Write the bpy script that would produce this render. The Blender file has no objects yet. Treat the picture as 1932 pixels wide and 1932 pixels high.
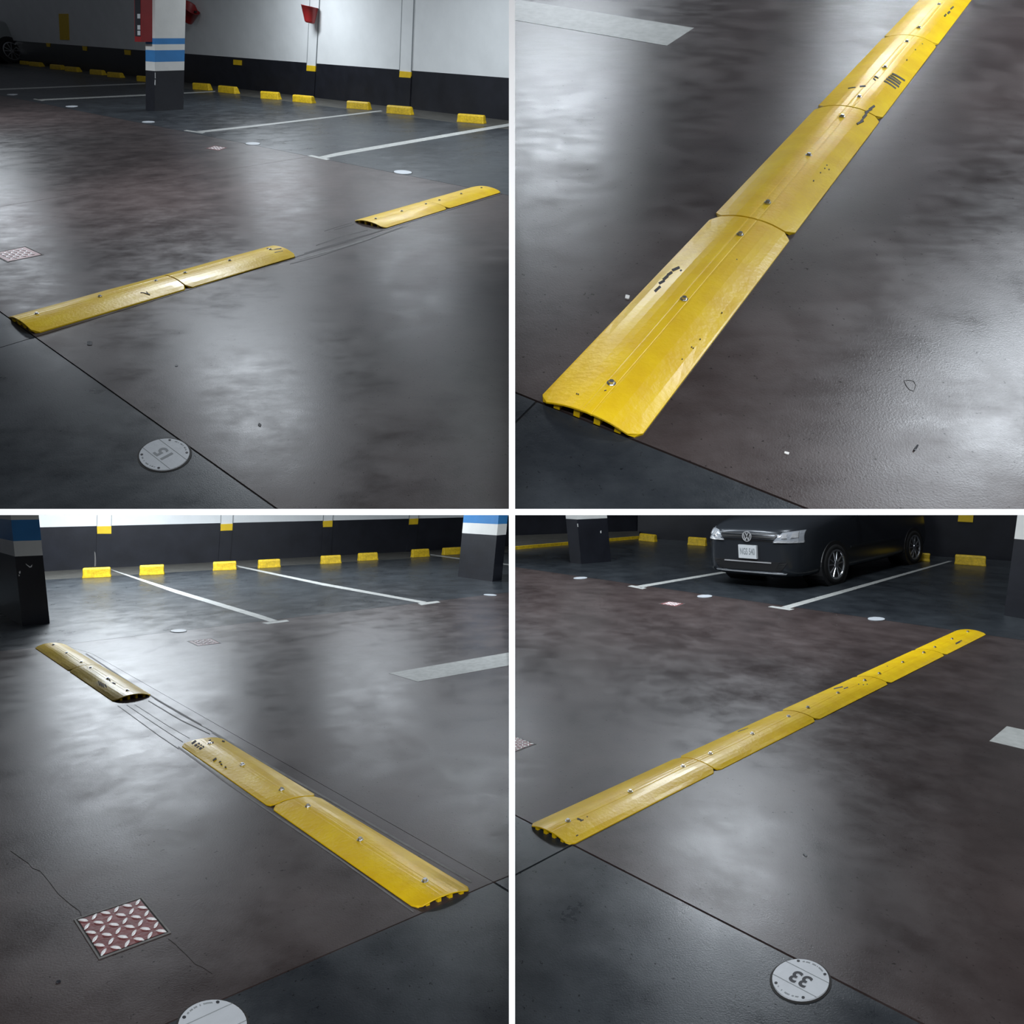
import bpy, bmesh, math, random
from mathutils import Vector as V, Matrix
from mathutils.bvhtree import BVHTree
random.seed(7)
C = bpy.context.scene.collection

# ------------------------------------------------------------------ camera, world, lights, exposure
F, CX = 1200.0, 966.0                      # focal length and centre in photograph pixels (1932 x 1932)
EYE = V((0, 0, 1.5))
cam = bpy.data.cameras.new('camera'); cam.sensor_width = 36; cam.lens = 36*F/1932
cam.clip_start = .05; cam.clip_end = 200
camo = bpy.data.objects.new('camera', cam); C.objects.link(camo)
camo.location = EYE; camo.rotation_euler = (math.pi/2, 0, 0)
sc = bpy.context.scene; sc.camera = camo
sc.view_settings.view_transform = 'Standard'; sc.view_settings.look = 'None'
sc.view_settings.exposure = 0.1; sc.view_settings.gamma = 1; sc.view_settings.use_curve_mapping = False
w = bpy.data.worlds.new('world'); sc.world = w; w.use_nodes = True
w.node_tree.nodes['Background'].inputs[0].default_value = (.80, .86, 1, 1)
w.node_tree.nodes['Background'].inputs[1].default_value = .05

def ray(p): return V((p[0]-CX, F, CX-p[1]))
def pix(X):
    d = X-EYE; return (CX+F*d.x/d.y, CX-F*d.z/d.y)
class Cell:
    """one stretch of garage floor: vanishing points of the wall and bay-line directions, eye height"""
    def __init__(s, A, B, H, tc):
        s.a = ray(A).normalized(); s.b = ray(B).normalized()
        n = s.a.cross(s.b).normalized(); s.n = n if n.z > 0 else -n
        s.H = H; s.tc = tc; s.A = A; s.B = B
    def P(s, p, h=0.0):
        r = ray(p); return EYE + r*((h-s.H)/r.dot(s.n))
    def lean(s, p0, p1):                    # upright direction through two pixels, as near plumb as can be
        m = ray(p0).cross(ray(p1)).normalized()
        return (s.n - m*s.n.dot(m)).normalized()
    def true_circle(s, p, r, N=40):         # outline pixels of a round disc lying at a floor pixel
        f = 1220.0
        def d(q): return V((q[0]-s.tc[0], f, s.tc[1]-q[1]))
        a = d(s.A).normalized(); b = d(s.B).normalized(); n = a.cross(b).normalized()
        if n.z < 0: n = -n
        X = d(p)*(-s.H/d(p).dot(n)); e2 = n.cross(a).normalized()
        out = []
        for i in range(N):
            t = 2*math.pi*i/N; Y = X+a*(r*math.cos(t))+e2*(r*math.sin(t))
            out.append((s.tc[0]+f*Y.x/Y.y, s.tc[1]-f*Y.z/Y.y))
        return out
TL = Cell((-774, 27), (1990, 55), 1.5, (485, 485))
TR = Cell((-2007, -480), (2215, -500), 1.1, (1446, 485))
BL = Cell((2523, 940), (-230, 940), 1.3, (485, 1446))
BR = Cell((-350, 880), (2450, 880), 1.5, (1446, 1446))

def area(name, loc, target, size, power, col=(.86, .93, 1)):
    l = bpy.data.lights.new(name, 'AREA'); l.shape = 'RECTANGLE'; l.size, l.size_y = size
    l.energy = power; l.color = col
    o = bpy.data.objects.new(name, l); C.objects.link(o); o.location = loc
    o.rotation_euler = (target-loc).to_track_quat('-Z', 'Y').to_euler()
    return o
def lamp_over(name, c, p, h, size, power, col=(.86, .93, 1)):     # tube lamp hung on the ceiling, h above a floor pixel
    X = c.P(p); return area(name, X+c.n*h, X, size, power, col)
def lamp_seen_in(name, c, p, h, size, power, col=(.86, .93, 1)):  # tube lamp on the ceiling whose mirror image falls on a floor pixel
    X = c.P(p); d = (X-EYE).normalized(); r = d-c.n*(2*d.dot(c.n)); L = X+r*(h/r.dot(c.n))
    return area(name, L, L-c.n, size, power, col)
# ceiling lamps of the garage, all above the pictures; the photograph shows each by its glare in the floor or its light on a wall or on the near faces of the bumps
area('ceiling_lamp_behind_viewer_offscreen', V((0, -1.4, 2.75)), V((0, -1.2, 0)), (1.5, .4), 230, (.95, .97, 1))
lamp_seen_in('ceiling_lamp_near_disc_offscreen', TL, (480, 770), 2.6, (1.3, .5), 125)
lamp_seen_in('ceiling_lamp_near_cover_offscreen', TL, (40, 510), 2.6, (1.3, .5), 140)
lamp_over('ceiling_lamp_white_wall_a_offscreen', TL, (760, 250), 2.8, (1.5, .4), 85)
lamp_over('ceiling_lamp_white_wall_b_offscreen', TL, (500, 200), 2.8, (1.5, .4), 130)
lamp_seen_in('ceiling_lamp_broad_bump_a_offscreen', TR, (1890, 800), 2.5, (1.5, .5), 190)
lamp_seen_in('ceiling_lamp_broad_bump_b_offscreen', TR, (1630, 150), 2.5, (1.5, .5), 190)
lamp_seen_in('ceiling_lamp_wide_stripe_offscreen', TR, (1040, 280), 2.5, (1.5, .5), 230)
lamp_seen_in('ceiling_lamp_grooved_gap_offscreen', BL, (190, 1390), 2.4, (1.3, .5), 170)
lamp_over('ceiling_lamp_pillar_wall_a_offscreen', BL, (330, 1105), 2.4, (1.5, .4), 150)
lamp_over('ceiling_lamp_pillar_wall_b_offscreen', BL, (700, 1090), 2.4, (1.5, .4), 90)
lamp_over('ceiling_lamp_pillar_wall_c_offscreen', BL, (915, 1150), 2.4, (1.3, .4), 50)
lamp_seen_in('ceiling_lamp_dark_car_row_offscreen', BR, (1380, 1640), 2.4, (1.0, .5), 95)
lamp_over('ceiling_lamp_kerb_offscreen', BR, (1180, 1110), 2.4, (1.4, .4), 22)

# ------------------------------------------------------------------ materials
def mat(name, col, rough=.5, metal=0, var=0.0, scale=6, rvar=0.0, bump=0.0, bscale=60, col2=None, spec=.5, fine=0.0, coat=0.0):
    m = bpy.data.materials.new(name); m.use_nodes = True; nt = m.node_tree; N = nt.nodes; L = nt.links
    b = N['Principled BSDF']; b.inputs['Base Color'].default_value = (*col, 1)
    b.inputs['Roughness'].default_value = rough; b.inputs['Metallic'].default_value = metal
    b.inputs['Specular IOR Level'].default_value = spec
    b.inputs['Coat Weight'].default_value = coat; b.inputs['Coat Roughness'].default_value = .2
    if var or rvar or bump or fine or col2:
        tc = N.new('ShaderNodeTexCoord')
        n1 = N.new('ShaderNodeTexNoise'); n1.inputs['Scale'].default_value = scale; n1.inputs['Detail'].default_value = 8
        n1.inputs['Roughness'].default_value = .62
        L.new(tc.outputs['Object'], n1.inputs['Vector'])
        rp = N.new('ShaderNodeValToRGB'); rp.color_ramp.elements[0].position = .3; rp.color_ramp.elements[1].position = .7
        c2 = col2 or tuple(min(1, x*(1+var)) for x in col)
        c1 = tuple(x*(1-var) for x in col) if not col2 else col
        rp.color_ramp.elements[0].color = (*c1, 1); rp.color_ramp.elements[1].color = (*c2, 1)
        L.new(n1.outputs['Fac'], rp.inputs['Fac']); out = rp.outputs['Color']
        n2 = N.new('ShaderNodeTexNoise'); n2.inputs['Scale'].default_value = bscale; n2.inputs['Detail'].default_value = 6
        L.new(tc.outputs['Object'], n2.inputs['Vector'])
        if fine:
            mx = N.new('ShaderNodeMixRGB'); mx.blend_type = 'MULTIPLY'; mx.inputs['Fac'].default_value = fine
            r2 = N.new('ShaderNodeValToRGB'); r2.color_ramp.elements[0].position = .35; r2.color_ramp.elements[1].position = .6
            r2.color_ramp.elements[0].color = (.35, .33, .32, 1)
            L.new(n2.outputs['Fac'], r2.inputs['Fac']); L.new(out, mx.inputs[1]); L.new(r2.outputs['Color'], mx.inputs[2]); out = mx.outputs[0]
        L.new(out, b.inputs['Base Color'])
        if rvar:
            mr = N.new('ShaderNodeMapRange'); mr.inputs['From Min'].default_value = .2; mr.inputs['From Max'].default_value = .8
            mr.inputs['To Min'].default_value = rough-rvar; mr.inputs['To Max'].default_value = rough+rvar
            n3 = N.new('ShaderNodeTexNoise'); n3.inputs['Scale'].default_value = scale*.7; n3.inputs['Detail'].default_value = 7
            n3.inputs['Roughness'].default_value = .65
            L.new(tc.outputs['Object'], n3.inputs['Vector'])
            L.new(n3.outputs['Fac'], mr.inputs['Value']); L.new(mr.outputs['Result'], b.inputs['Roughness'])
        if bump:
            bp = N.new('ShaderNodeBump'); bp.inputs['Strength'].default_value = bump; bp.inputs['Distance'].default_value = .01
            L.new(n2.outputs['Fac'], bp.inputs['Height']); L.new(bp.outputs['Normal'], b.inputs['Normal'])
    return m
def floor_mat(name, c1, c2, rough):
    """polished concrete: cloudy colour, worn and dusty gloss, fine pits"""
    m = bpy.data.materials.new(name); m.use_nodes = True; nt = m.node_tree; N = nt.nodes; L = nt.links; b = N['Principled BSDF']
    tc = N.new('ShaderNodeTexCoord')
    def noise(sc, det, ro=.6, stretch=None):
        n = N.new('ShaderNodeTexNoise'); n.inputs['Scale'].default_value = sc; n.inputs['Detail'].default_value = det; n.inputs['Roughness'].default_value = ro
        if stretch:
            mp = N.new('ShaderNodeMapping'); mp.inputs['Scale'].default_value = stretch; mp.inputs['Rotation'].default_value = (.3, .2, .6)
            L.new(tc.outputs['Object'], mp.inputs['Vector']); L.new(mp.outputs['Vector'], n.inputs['Vector'])
        else: L.new(tc.outputs['Object'], n.inputs['Vector'])
        return n.outputs['Fac']
    def rng(x, a, b_, c, d):
        k = N.new('ShaderNodeMapRange'); L.new(x, k.inputs['Value'])
        for i, v in zip(('From Min', 'From Max', 'To Min', 'To Max'), (a, b_, c, d)): k.inputs[i].default_value = v
        return k.outputs['Result']
    def math_(op, x, y):
        k = N.new('ShaderNodeMath'); k.operation = op
        for i, v in enumerate((x, y)):
            if isinstance(v, (int, float)): k.inputs[i].default_value = v
            else: L.new(v, k.inputs[i])
        return k.outputs[0]
    A, B, S, P_, Q = noise(.8, 4), noise(3.2, 10, .68), noise(5, 8, .65, (1, 1, 4)), noise(70, 3, .6), noise(190, 2)
    mix = math_('ADD', math_('MULTIPLY', A, .6), math_('MULTIPLY', B, .4))
    rp = N.new('ShaderNodeValToRGB'); rp.color_ramp.elements[0].position = .38; rp.color_ramp.elements[1].position = .62
    rp.color_ramp.elements[0].color = (*c1, 1); rp.color_ramp.elements[1].color = (*c2, 1); L.new(mix, rp.inputs['Fac'])
    pit = rng(P_, .27, .34, .35, 1.0)
    mx = N.new('ShaderNodeMixRGB'); mx.blend_type = 'MULTIPLY'; mx.inputs['Fac'].default_value = 1; L.new(rp.outputs['Color'], mx.inputs[1]); L.new(pit, mx.inputs[2])
    L.new(mx.outputs[0], b.inputs['Base Color'])
    ro = math_('ADD', rng(B, .3, .7, rough-.06, rough+.10), rng(S, .3, .7, -.05, .05)); L.new(ro, b.inputs['Roughness'])
    sp = math_('MULTIPLY', math_('MULTIPLY', rng(B, .32, .68, .36, .60), rng(S, .3, .7, .82, 1.2)), pit); L.new(sp, b.inputs['Specular IOR Level'])
    bp = N.new('ShaderNodeBump'); bp.inputs['Strength'].default_value = .12; bp.inputs['Distance'].default_value = .006
    L.new(math_('ADD', math_('MULTIPLY', Q, .6), math_('MULTIPLY', B, .8)), bp.inputs['Height']); L.new(bp.outputs['Normal'], b.inputs['Normal'])
    return m
M = dict(
    aisle=floor_mat('red_brown_concrete', (.030, .0215, .0205), (.058, .043, .041), .36),
    bay=floor_mat('dark_grey_concrete', (.015, .018, .022), (.031, .037, .043), .32),
    base=mat('joint_filler', (.008, .008, .008), .8),
    strip=mat('pale_concrete_strip', (.06, .058, .05), .5, var=.3, scale=5, bump=.1),
    white=mat('white_wall_paint', (.72, .74, .74), .55, var=.05, scale=2, bump=.06, bscale=25),
    black=mat('black_wall_paint', (.011, .012, .017), .38, var=.3, scale=3, bump=.06, bscale=25),
    blue=mat('blue_paint', (.035, .20, .48), .5, var=.08, scale=4),
    pwhite=mat('pillar_white_paint', (.70, .70, .67), .5, var=.05, scale=4),
    mark=mat('yellow_marker_paint', (.72, .48, .012), .5, var=.08, scale=9),
    stop=mat('yellow_concrete_paint', (.66, .44, .010), .55, var=.22, scale=14, bump=.3, bscale=40, fine=.35),
    rubber=mat('yellow_rubber', (.70, .43, .002), .40, scale=9, rvar=.08, bump=.16, bscale=60, col2=(.82, .565, .004), coat=.22, spec=.38),
    tyre=mat('tyre_rub_mark', (.045, .042, .045), .7),
    steel=mat('zinc_steel', (.62, .63, .66), .28, 1, var=.1, scale=30),
    disc=mat('number_disc_paint', (.47, .50, .53), .42, var=.06, scale=14, bump=.05),
    ink=mat('black_ink', (.014, .015, .02), .5),
    grey=mat('engraving_grey', (.22, .24, .25), .6),
    line=mat('worn_line_paint', (.42, .43, .41), .5, var=.12, scale=7, fine=.25, bscale=25),
    maroon=mat('maroon_paint', (.17, .045, .045), .35, var=.3, scale=20, bump=.1),
    lug=mat('worn_steel_lug', (.86, .86, .86), .35, .25),
    dirt=mat('groove_dirt', (.02, .019, .018), .7), scratch=mat('floor_scratch', (.034, .030, .029), .6),
    pale=mat('scraped_concrete', (.13, .125, .12), .55, var=.3, scale=20),
    red=mat('red_enamel', (.26, .015, .016), .38, var=.1, scale=6),
    glass=mat('dark_glass', (.03, .03, .035), .08, spec=.6),
    carg=mat('graphite_car_paint', (.026, .030, .036), .22, .35, spec=.6),
    cars=mat('silver_car_paint', (.34, .36, .36), .3, .4),
    plastic=mat('black_plastic', (.010, .010, .011), .45),
    tyreb=mat('tyre_rubber', (.008, .008, .008), .75),
    alloy=mat('alloy_wheel', (.55, .56, .58), .25, .9),
    chrome=mat('chrome', (.75, .76, .78), .18, .6),
    lens=mat('headlight_lens', (.36, .38, .41), .15, .3),
    plate=mat('licence_plate', (.55, .57, .58), .45),
    divide=mat('divider_grey', (.10, .10, .105), .6),
    edge=mat('divider_white_edge', (.93, .93, .93), .6),
    card=mat('paper_scrap', (.75, .75, .73), .7),
)

# ------------------------------------------------------------------ object helpers
def mesh_obj(name, verts, faces, m, parent=None, org=None, smooth=False):
    """verts in world space; origin at org (or the parent's origin)"""
    O = parent.location.copy() if parent else (org if org is not None else sum((V(v) for v in verts), V())/len(verts))
    while parent and parent.parent: O = O+parent.parent.location; break
    me = bpy.data.meshes.new(name); me.from_pydata([tuple(V(v)-O) for v in verts], [], faces); me.update()
    bm = bmesh.new(); bm.from_mesh(me); bmesh.ops.recalc_face_normals(bm, faces=bm.faces); bm.to_mesh(me); bm.free()
    if smooth:
        for p in me.polygons: p.use_smooth = True
    me.materials.append(m)
    o = bpy.data.objects.new(name, me); C.objects.link(o)
    if parent: o.parent = parent
    else: o.location = O
    return o
def empty(name, loc):
    o = bpy.data.objects.new(name, None); C.objects.link(o); o.location = loc; o.empty_display_size = .1; return o
def tag(o, label, cat, group=None):
    o['label'] = label; o['category'] = cat
    if group: o['group'] = group
    return o
def struct(o): o['kind'] = 'structure'; return o
def prism_pts(top, bot):
    n = len(top)
    return list(top)+list(bot), [list(range(n)), list(range(2*n-1, n-1, -1))]+[[i, (i+1) % n, n+(i+1) % n, n+i] for i in range(n)]
def floor_poly(name, c, pxs, h0, h1, m, parent=None, inset=0.0):
    T = [c.P(p, h1) for p in pxs]
    if inset: T = inset_poly(T, c.n, inset)
    v, f = prism_pts(T, [t-c.n*(h1-h0) for t in T])
    return mesh_obj(name, v, f, m, parent)
def inset_poly(T, n, d):
    cen = sum(T, V())/len(T); k = len(T); L = []
    for i in range(k):
        p, q = T[i], T[(i+1) % k]; e = (q-p).normalized(); s = n.cross(e)
        if s.dot(cen-p) < 0: s = -s
        L.append((p+s*d, e))
    out = []
    for i in range(k):
        p, e = L[i-1]; q, g = L[i]
        den = e.cross(g).dot(n)
        out.append(q if abs(den) < 1e-6 else p+e*((q-p).cross(g).dot(n)/den))
    return out
def strip_poly(c, pts, wpx):                # thin band along a pixel polyline
    L, R = [], []
    for i, p in enumerate(pts):
        a = V((*pts[max(0, i-1)], 0)); b = V((*pts[min(len(pts)-1, i+1)], 0)); d = (b-a).normalized()
        L.append((p[0]-d.y*wpx/2, p[1]+d.x*wpx/2)); R.append((p[0]+d.y*wpx/2, p[1]-d.x*wpx/2))
    return L, R
def floor_strip(name, c, pts, wpx, h, m, parent):
    L, R = strip_poly(c, pts, wpx); n = len(L); v = [c.P(p, h) for p in L]+[c.P(p, h) for p in R]
    v += [x-c.n*(h+.002) for x in v]
    f = []
    for i in range(n-1):
        f += [[i, i+1, n+i+1, n+i], [2*n+i, 3*n+i, 3*n+i+1, 2*n+i+1], [i, 2*n+i, 2*n+i+1, i+1], [n+i, n+i+1, 3*n+i+1, 3*n+i]]
    f += [[0, n, 3*n, 2*n], [n-1, 3*n-1, 4*n-1, 2*n-1]]
    return mesh_obj(name, v, f, m, parent)
def t_for(c, X, d, y):                      # how far along d from X until it shows at pixel row y
    r = X-EYE; k = (CX-y)/F
    return (k*r.y-r.z)/(d.z-k*d.y)
def box_axes(O, ex, ey, ez):
    v = [O+ex*i+ey*j+ez*k for k in (0, 1) for j in (0, 1) for i in (0, 1)]
    return v, [[0, 2, 3, 1], [4, 5, 7, 6], [0, 1, 5, 4], [2, 6, 7, 3], [0, 4, 6, 2], [1, 3, 7, 5]]
def cyl(O, ax, e1, e2, r0, r1, h, N=20, cap=True):
    v = []; f = []
    for k, (r, z) in enumerate(((r0, 0), (r1, h))):
        for i in range(N):
            t = 2*math.pi*i/N; v.append(O+ax*z+e1*(r*math.cos(t))+e2*(r*math.sin(t)))
    f = [[i, (i+1) % N, N+(i+1) % N, N+i] for i in range(N)]
    if cap: f += [list(range(N))[::-1], list(range(N, 2*N))]
    return v, f
def merge(parts):
    v, f = [], []
    for a, b in parts:
        k = len(v); v += list(a); f += [[i+k for i in q] for q in b]
    return v, f
def frame_of(n):
    e = n.cross(V((0, 1, .01))).normalized(); return e, n.cross(e)

# ------------------------------------------------------------------ the dividing walls between the four bays
D0 = 1.2; TH = 11.6/F*D0
def slab(name, x0, x1, y0, y1, z0, z1):
    O = V((x0, y0, z0+1.5)); v, f = box_axes(O, V((x1-x0, 0, 0)), V((0, y1-y0, 0)), V((0, 0, z1-z0)))
    o = struct(mesh_obj(name, v, f, M['divide'])); return o
wv = slab('wall_divider', -TH/2, TH/2, D0+.004, 2.6, -2.3, 2.3)
v, f = box_axes(V((-TH/2, D0, -1.0)), V((TH, 0, 0)), V((0, .004, 0)), V((0, 0, 4.6))); mesh_obj('white_edge', v, f, M['edge'], wv)
yl = TL.P((400, 966)).y-.02; yr = TR.P((1446, 966)).y-.02
wl = slab('wall_lower_left', -2.2, -TH/2, D0+.004, yl, -TH/2, TH/2)
v, f = box_axes(V((-2.2, D0, 1.5-TH/2)), V((2.2-TH/2, 0, 0)), V((0, .004, 0)), V((0, 0, TH))); mesh_obj('white_edge', v, f, M['edge'], wl)
wr = slab('wall_lower_right', TH/2, 2.2, D0+.004, yr, -TH/2, TH/2)
v, f = box_axes(V((TH/2, D0, 1.5-TH/2)), V((2.2-TH/2, 0, 0)), V((0, .004, 0)), V((0, 0, TH))); mesh_obj('white_edge', v, f, M['edge'], wr)

# ------------------------------------------------------------------ floors
def make_floor(c, outline, slabs):
    T = [c.P(p, -.008) for p in outline]; v, f = prism_pts(T, [(t+V((0, .14, 0)) if (c in (TL, TR) and p[1] > 900) else t-c.n*.10) for t, p in zip(T, outline)])
    fl = struct(mesh_obj('floor', v, f, M['base']))
    for pxs, m, ins in slabs: floor_poly('floor_slab', c, pxs, -.010, 0, M[m], fl, ins)
    return fl
G = .004
fTL = make_floor(TL, [(-150, 96), (966, 228), (966, 962), (-600, 962), (-600, 837), (-420, 283)], [
    ([(-420, 283), (66, 636), (-600, 837)], 'bay', G),
    ([(66, 636), (525, 962), (-600, 962), (-600, 837)], 'bay', G),
    ([(-150, 150), (585, 295), (-150, 414)], 'aisle', G),
    ([(585, 295), (948, 366), (66, 636), (-150, 479), (-150, 414)], 'aisle', G),
    ([(948, 366), (966, 370), (966, 962), (525, 962), (66, 636)], 'aisle', G),
    ([(-150, 104), (966, 245), (966, 370), (948, 366), (585, 295), (-150, 150)], 'bay', G),
    ([(-150, 96), (966, 228), (966, 245), (-150, 104)], 'strip', .002)])
fTR = make_floor(TR, [(966, -70), (2600, -70), (2600, 962), (966, 962)], [
    ([(966, -70), (2600, -70), (2600, 962), (1528, 962), (1013, 757), (966, 738)], 'aisle', G*.8),
    ([(966, 738), (1013, 757), (966, 804)], 'bay', G*.8),
    ([(1013, 757), (1528, 962), (966, 962), (966, 804)], 'bay', G*.8)])
fBL = make_floor(BL, [(-500, 1109.6), (966, 1030), (966, 2282), (-500, 2282)], [
    ([(-500, 1283.5), (118, 1216), (175, 1234), (931, 1664), (-500, 2282)], 'aisle', .0012),
    ([(118, 1216), (966, 1117), (966, 1650), (931, 1664), (175, 1234)], 'aisle', .0012),
    ([(-500, 2282), (931, 1664), (966, 1686), (966, 2282)], 'bay', G),
    ([(966, 1650), (966, 1685), (931, 1664)], 'bay', G),
    ([(-500, 1128.4), (966, 1042), (966, 1117), (118, 1216), (-500, 1283.5)], 'bay', G),
    ([(-500, 1109.6), (966, 1030), (966, 1042), (-500, 1128.4)], 'strip', .002)])
fBR = make_floor(BR, [(966, 1000), (2600, 1101), (2600, 2371), (966, 2371)], [
    ([(966, 1069), (2600, 1304), (2600, 2371), (1087, 1597), (966, 1535)], 'aisle', G),
    ([(966, 1535), (1080, 1594), (966, 1654)], 'bay', G),
    ([(1080, 1594), (2600, 2371), (966, 2371), (966, 1654)], 'bay', G),
    ([(966, 1000), (2600, 1101), (2600, 1304), (966, 1069)], 'bay', G)])

# ------------------------------------------------------------------ walls
class Wall:
    def __init__(s, c, p0, p1):
        s.c = c; a, b = c.P(p0), c.P(p1); s.e = (b-a).normalized(); s.O = a
        s.u = c.n; s.nn = s.e.cross(s.u).normalized()
        if s.nn.dot(EYE-a) < 0: s.nn = -s.nn
    def W(s, p, off=0.0):
        r = ray(p); return EYE+r*((s.O+s.nn*off-EYE).dot(s.nn)/r.dot(s.nn))
    def poly(s, name, pxs, off0, off1, m, parent=None):
        T = [s.W(p, off1) for p in pxs]; v, f = prism_pts(T, [t-s.nn*(off1-off0) for t in T])
        return mesh_obj(name, v, f, m, parent)
def wall(name, c, p0, p1, top_px, height, band):
    w_ = Wall(c, p0, p1); a, b = c.P(p0), c.P(p1)
    T = [a-c.n*.1, b-c.n*.1, b+c.n*height, a+c.n*height]
    v, f = prism_pts(T, [t-w_.nn*.15 for t in T]); w_.o = struct(mesh_obj(name, v, f, M[top_px]))
    if band:
        q = [p0, p1, band[1], band[0]]; w_.poly('black_band', q, -.01, .004, M['black'], w_.o)
    return w_
def pilaster(w_, top, bot, marker, up=None):
    """raised vertical strip of the wall with its yellow square; top/bot = ((xl,y),(xr,y)) pixels"""
    (tl, tr), (bl, br) = top, bot
    ml, mr = marker
    w_.poly('pilaster_base', [ml, mr, br, bl], 0, .022, M['black'], w_.o)
    w_.poly('pilaster', [tl, tr, mr, ml], 0, .016, M['white'], w_.o)
    for a, b in ((tl, ml), (tr, mr)):
        w_.poly('pilaster_joint', [(a[0]-.45, a[1]), (a[0]+.45, a[1]), (b[0]+.45, b[1]), (b[0]-.45, b[1])], 0, .019, M['grey'], w_.o)
def marker(w_, q): w_.poly('yellow_marker', q, .0, .028, M['mark'], w_.o)

wTL = wall('wall_back', TL, (-150, 96.5), (966, 228), 'white', 3.2, [(-150, 63.5), (966, 147.5)])
pilaster(wTL, ((586.5, -40), (604.5, -40)), ((576, 184), (592, 186)), ((578.5, 124), (595.5, 125)))
pilaster(wTL, ((760, -40), (782, -40)), ((749, 203), (772.5, 206)), ((753.5, 134.5), (775.5, 136)))
for q in ([(578.6, 123), (595.4, 124.5), (594.6, 135), (578, 133.5)], [(754, 134), (775.5, 136), (774.5, 147), (753, 145.5)],
          [(440, 112.5), (455, 114), (454.5, 123.2), (440, 122)], [(234, 94), (245, 95), (245, 104), (235, 103)],
          [(155, 87), (163, 88), (163, 96), (156, 95)], [(86.5, 81), (94, 81.8), (94, 88.5), (88, 88)]):
    marker(wTL, q)
tag(wTL.poly('wall_sign', [(110.5, 26), (128, 26), (130, 75.5), (113, 75)], .0, .02, M['mark']), 'tall plain yellow panel on the white wall near the silver car', 'sign')
wBL = wall('wall_back', BL, (-500, 1109.6), (966, 1030), 'white', 2.7, [(-500, 1008.4), (966, 974)])
for (tl, tr, bl, br, ml, mr) in (((184, 940), (211, 940), (181, 1070), (207, 1069), (183, 994), (210, 993)),
                                 ((418, 940), (441, 940), (412, 1059), (434, 1058), (416.5, 989), (439, 988.5)),
                                 ((612, 940), (631, 940), (605.5, 1048), (624.6, 1047), (610, 983.5), (627.5, 983)),
                                 ((776, 940), (793, 940), (766.6, 1040), (784.4, 1039), (772, 979), (789.5, 978))):
    pilaster(wBL, (tl, tr), (bl, br), (ml, mr))
for q in ([(183, 993), (210, 992.5), (210, 1007), (183.5, 1007)], [(416.5, 989), (439, 988), (438.5, 1000.5), (416, 1001.5)],
          [(610, 983), (627.5, 982), (627, 994), (609.5, 994.5)], [(772.5, 979), (789.5, 978), (788.5, 989), (771.5, 989.8)]):
    marker(wBL, q)
wBR = wall('wall_back', BR, (1203, 1006.5), (2600, 1101.5), 'black', 2.8, None)
wBR.poly('yellow_marker', [(1809, 966), (1837, 967), (1835.5, 985.5), (1807, 984)], 0, .03, M['mark'], wBR.o)
wBS = wall('wall_left', BR, (966, 1014.5), (1206, 1006), 'black', 2.8, None)
# raised kerb along that side wall, painted yellow on its face
kf = [(966, 1037.5), (1206, 1016.5)]; kt = [(966, 1032), (1206, 1009.8)]
k0, k1 = BR.P(kf[0]), BR.P(kf[1]); kh = t_for(BR, k0, BR.n, kt[0][1])
b0, b1 = BR.P((966, 1015)), BR.P((1206, 1006))
v, f = prism_pts([k0+BR.n*kh, k1+BR.n*kh, b1+BR.n*kh, b0+BR.n*kh], [k0-BR.n*.01, k1-BR.n*.01, b1-BR.n*.01, b0-BR.n*.01])
kerb = struct(mesh_obj('trim_1', v, f, M['strip']))
back = (b0-k0).normalized()
v, f = prism_pts([k0+BR.n*(kh+.003)-back*.012, k1+BR.n*(kh+.003)-back*.012, k1+BR.n*(kh+.003)+back*.05, k0+BR.n*(kh+.003)+back*.05],
                 [k0-back*.012, k1-back*.012, k1+back*.05, k0+back*.05])
mesh_obj('yellow_kerb_face', v, f, M['stop'], kerb)

# ------------------------------------------------------------------ painted lines on the floors
def line(fl, c, *quads):
    for q in quads: floor_poly('painted_line', c, q, -.002, .0012, M['line'], fl)
line(fTL, TL, [(580, 294), (588, 292.5), (623, 300), (616, 301.8)], [(600, 296), (642, 286.8), (966, 231.9), (966, 236.9), (642, 293), (614, 298.6)],
     [(346, 246.5), (352, 245.2), (387, 250), (381, 251.5)], [(368, 247.8), (480, 236), (718, 208.3), (722, 209.8), (480, 239.2), (379, 250.2)],
     [(62, 187), (66, 186.2), (84, 189.5), (79, 190.5)], [(68, 187.5), (274, 178), (406, 171.5), (406, 173.3), (274, 180.4), (74, 189.6)],
     [(-150, 173), (274, 156.6), (274, 158.4), (-150, 175.4)])
line(fTR, TR, [(966, -2.7), (1054, 11.4), (1309, 52.5), (1258, 86), (966, 37)])
line(fBL, BL, [(493.5, 1175), (541, 1169.3), (546, 1172.3), (505, 1177.5)], [(206, 1073), (330, 1112), (490, 1159.6), (524, 1170.8), (509, 1173), (490, 1167), (330, 1118.5), (214, 1077)],
     [(788, 1138), (825, 1133.8), (831, 1136.3), (795, 1141.8)], [(446, 1066.5), (607, 1099.5), (805, 1135.5), (793, 1137.5), (607, 1104), (451, 1070)],
     [(812, 1045.5), (868, 1053), (966, 1065), (966, 1067), (868, 1055), (812, 1047.5)],
     [(733.6, 1270), (788, 1286), (966, 1254.3), (966, 1230)])
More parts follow.
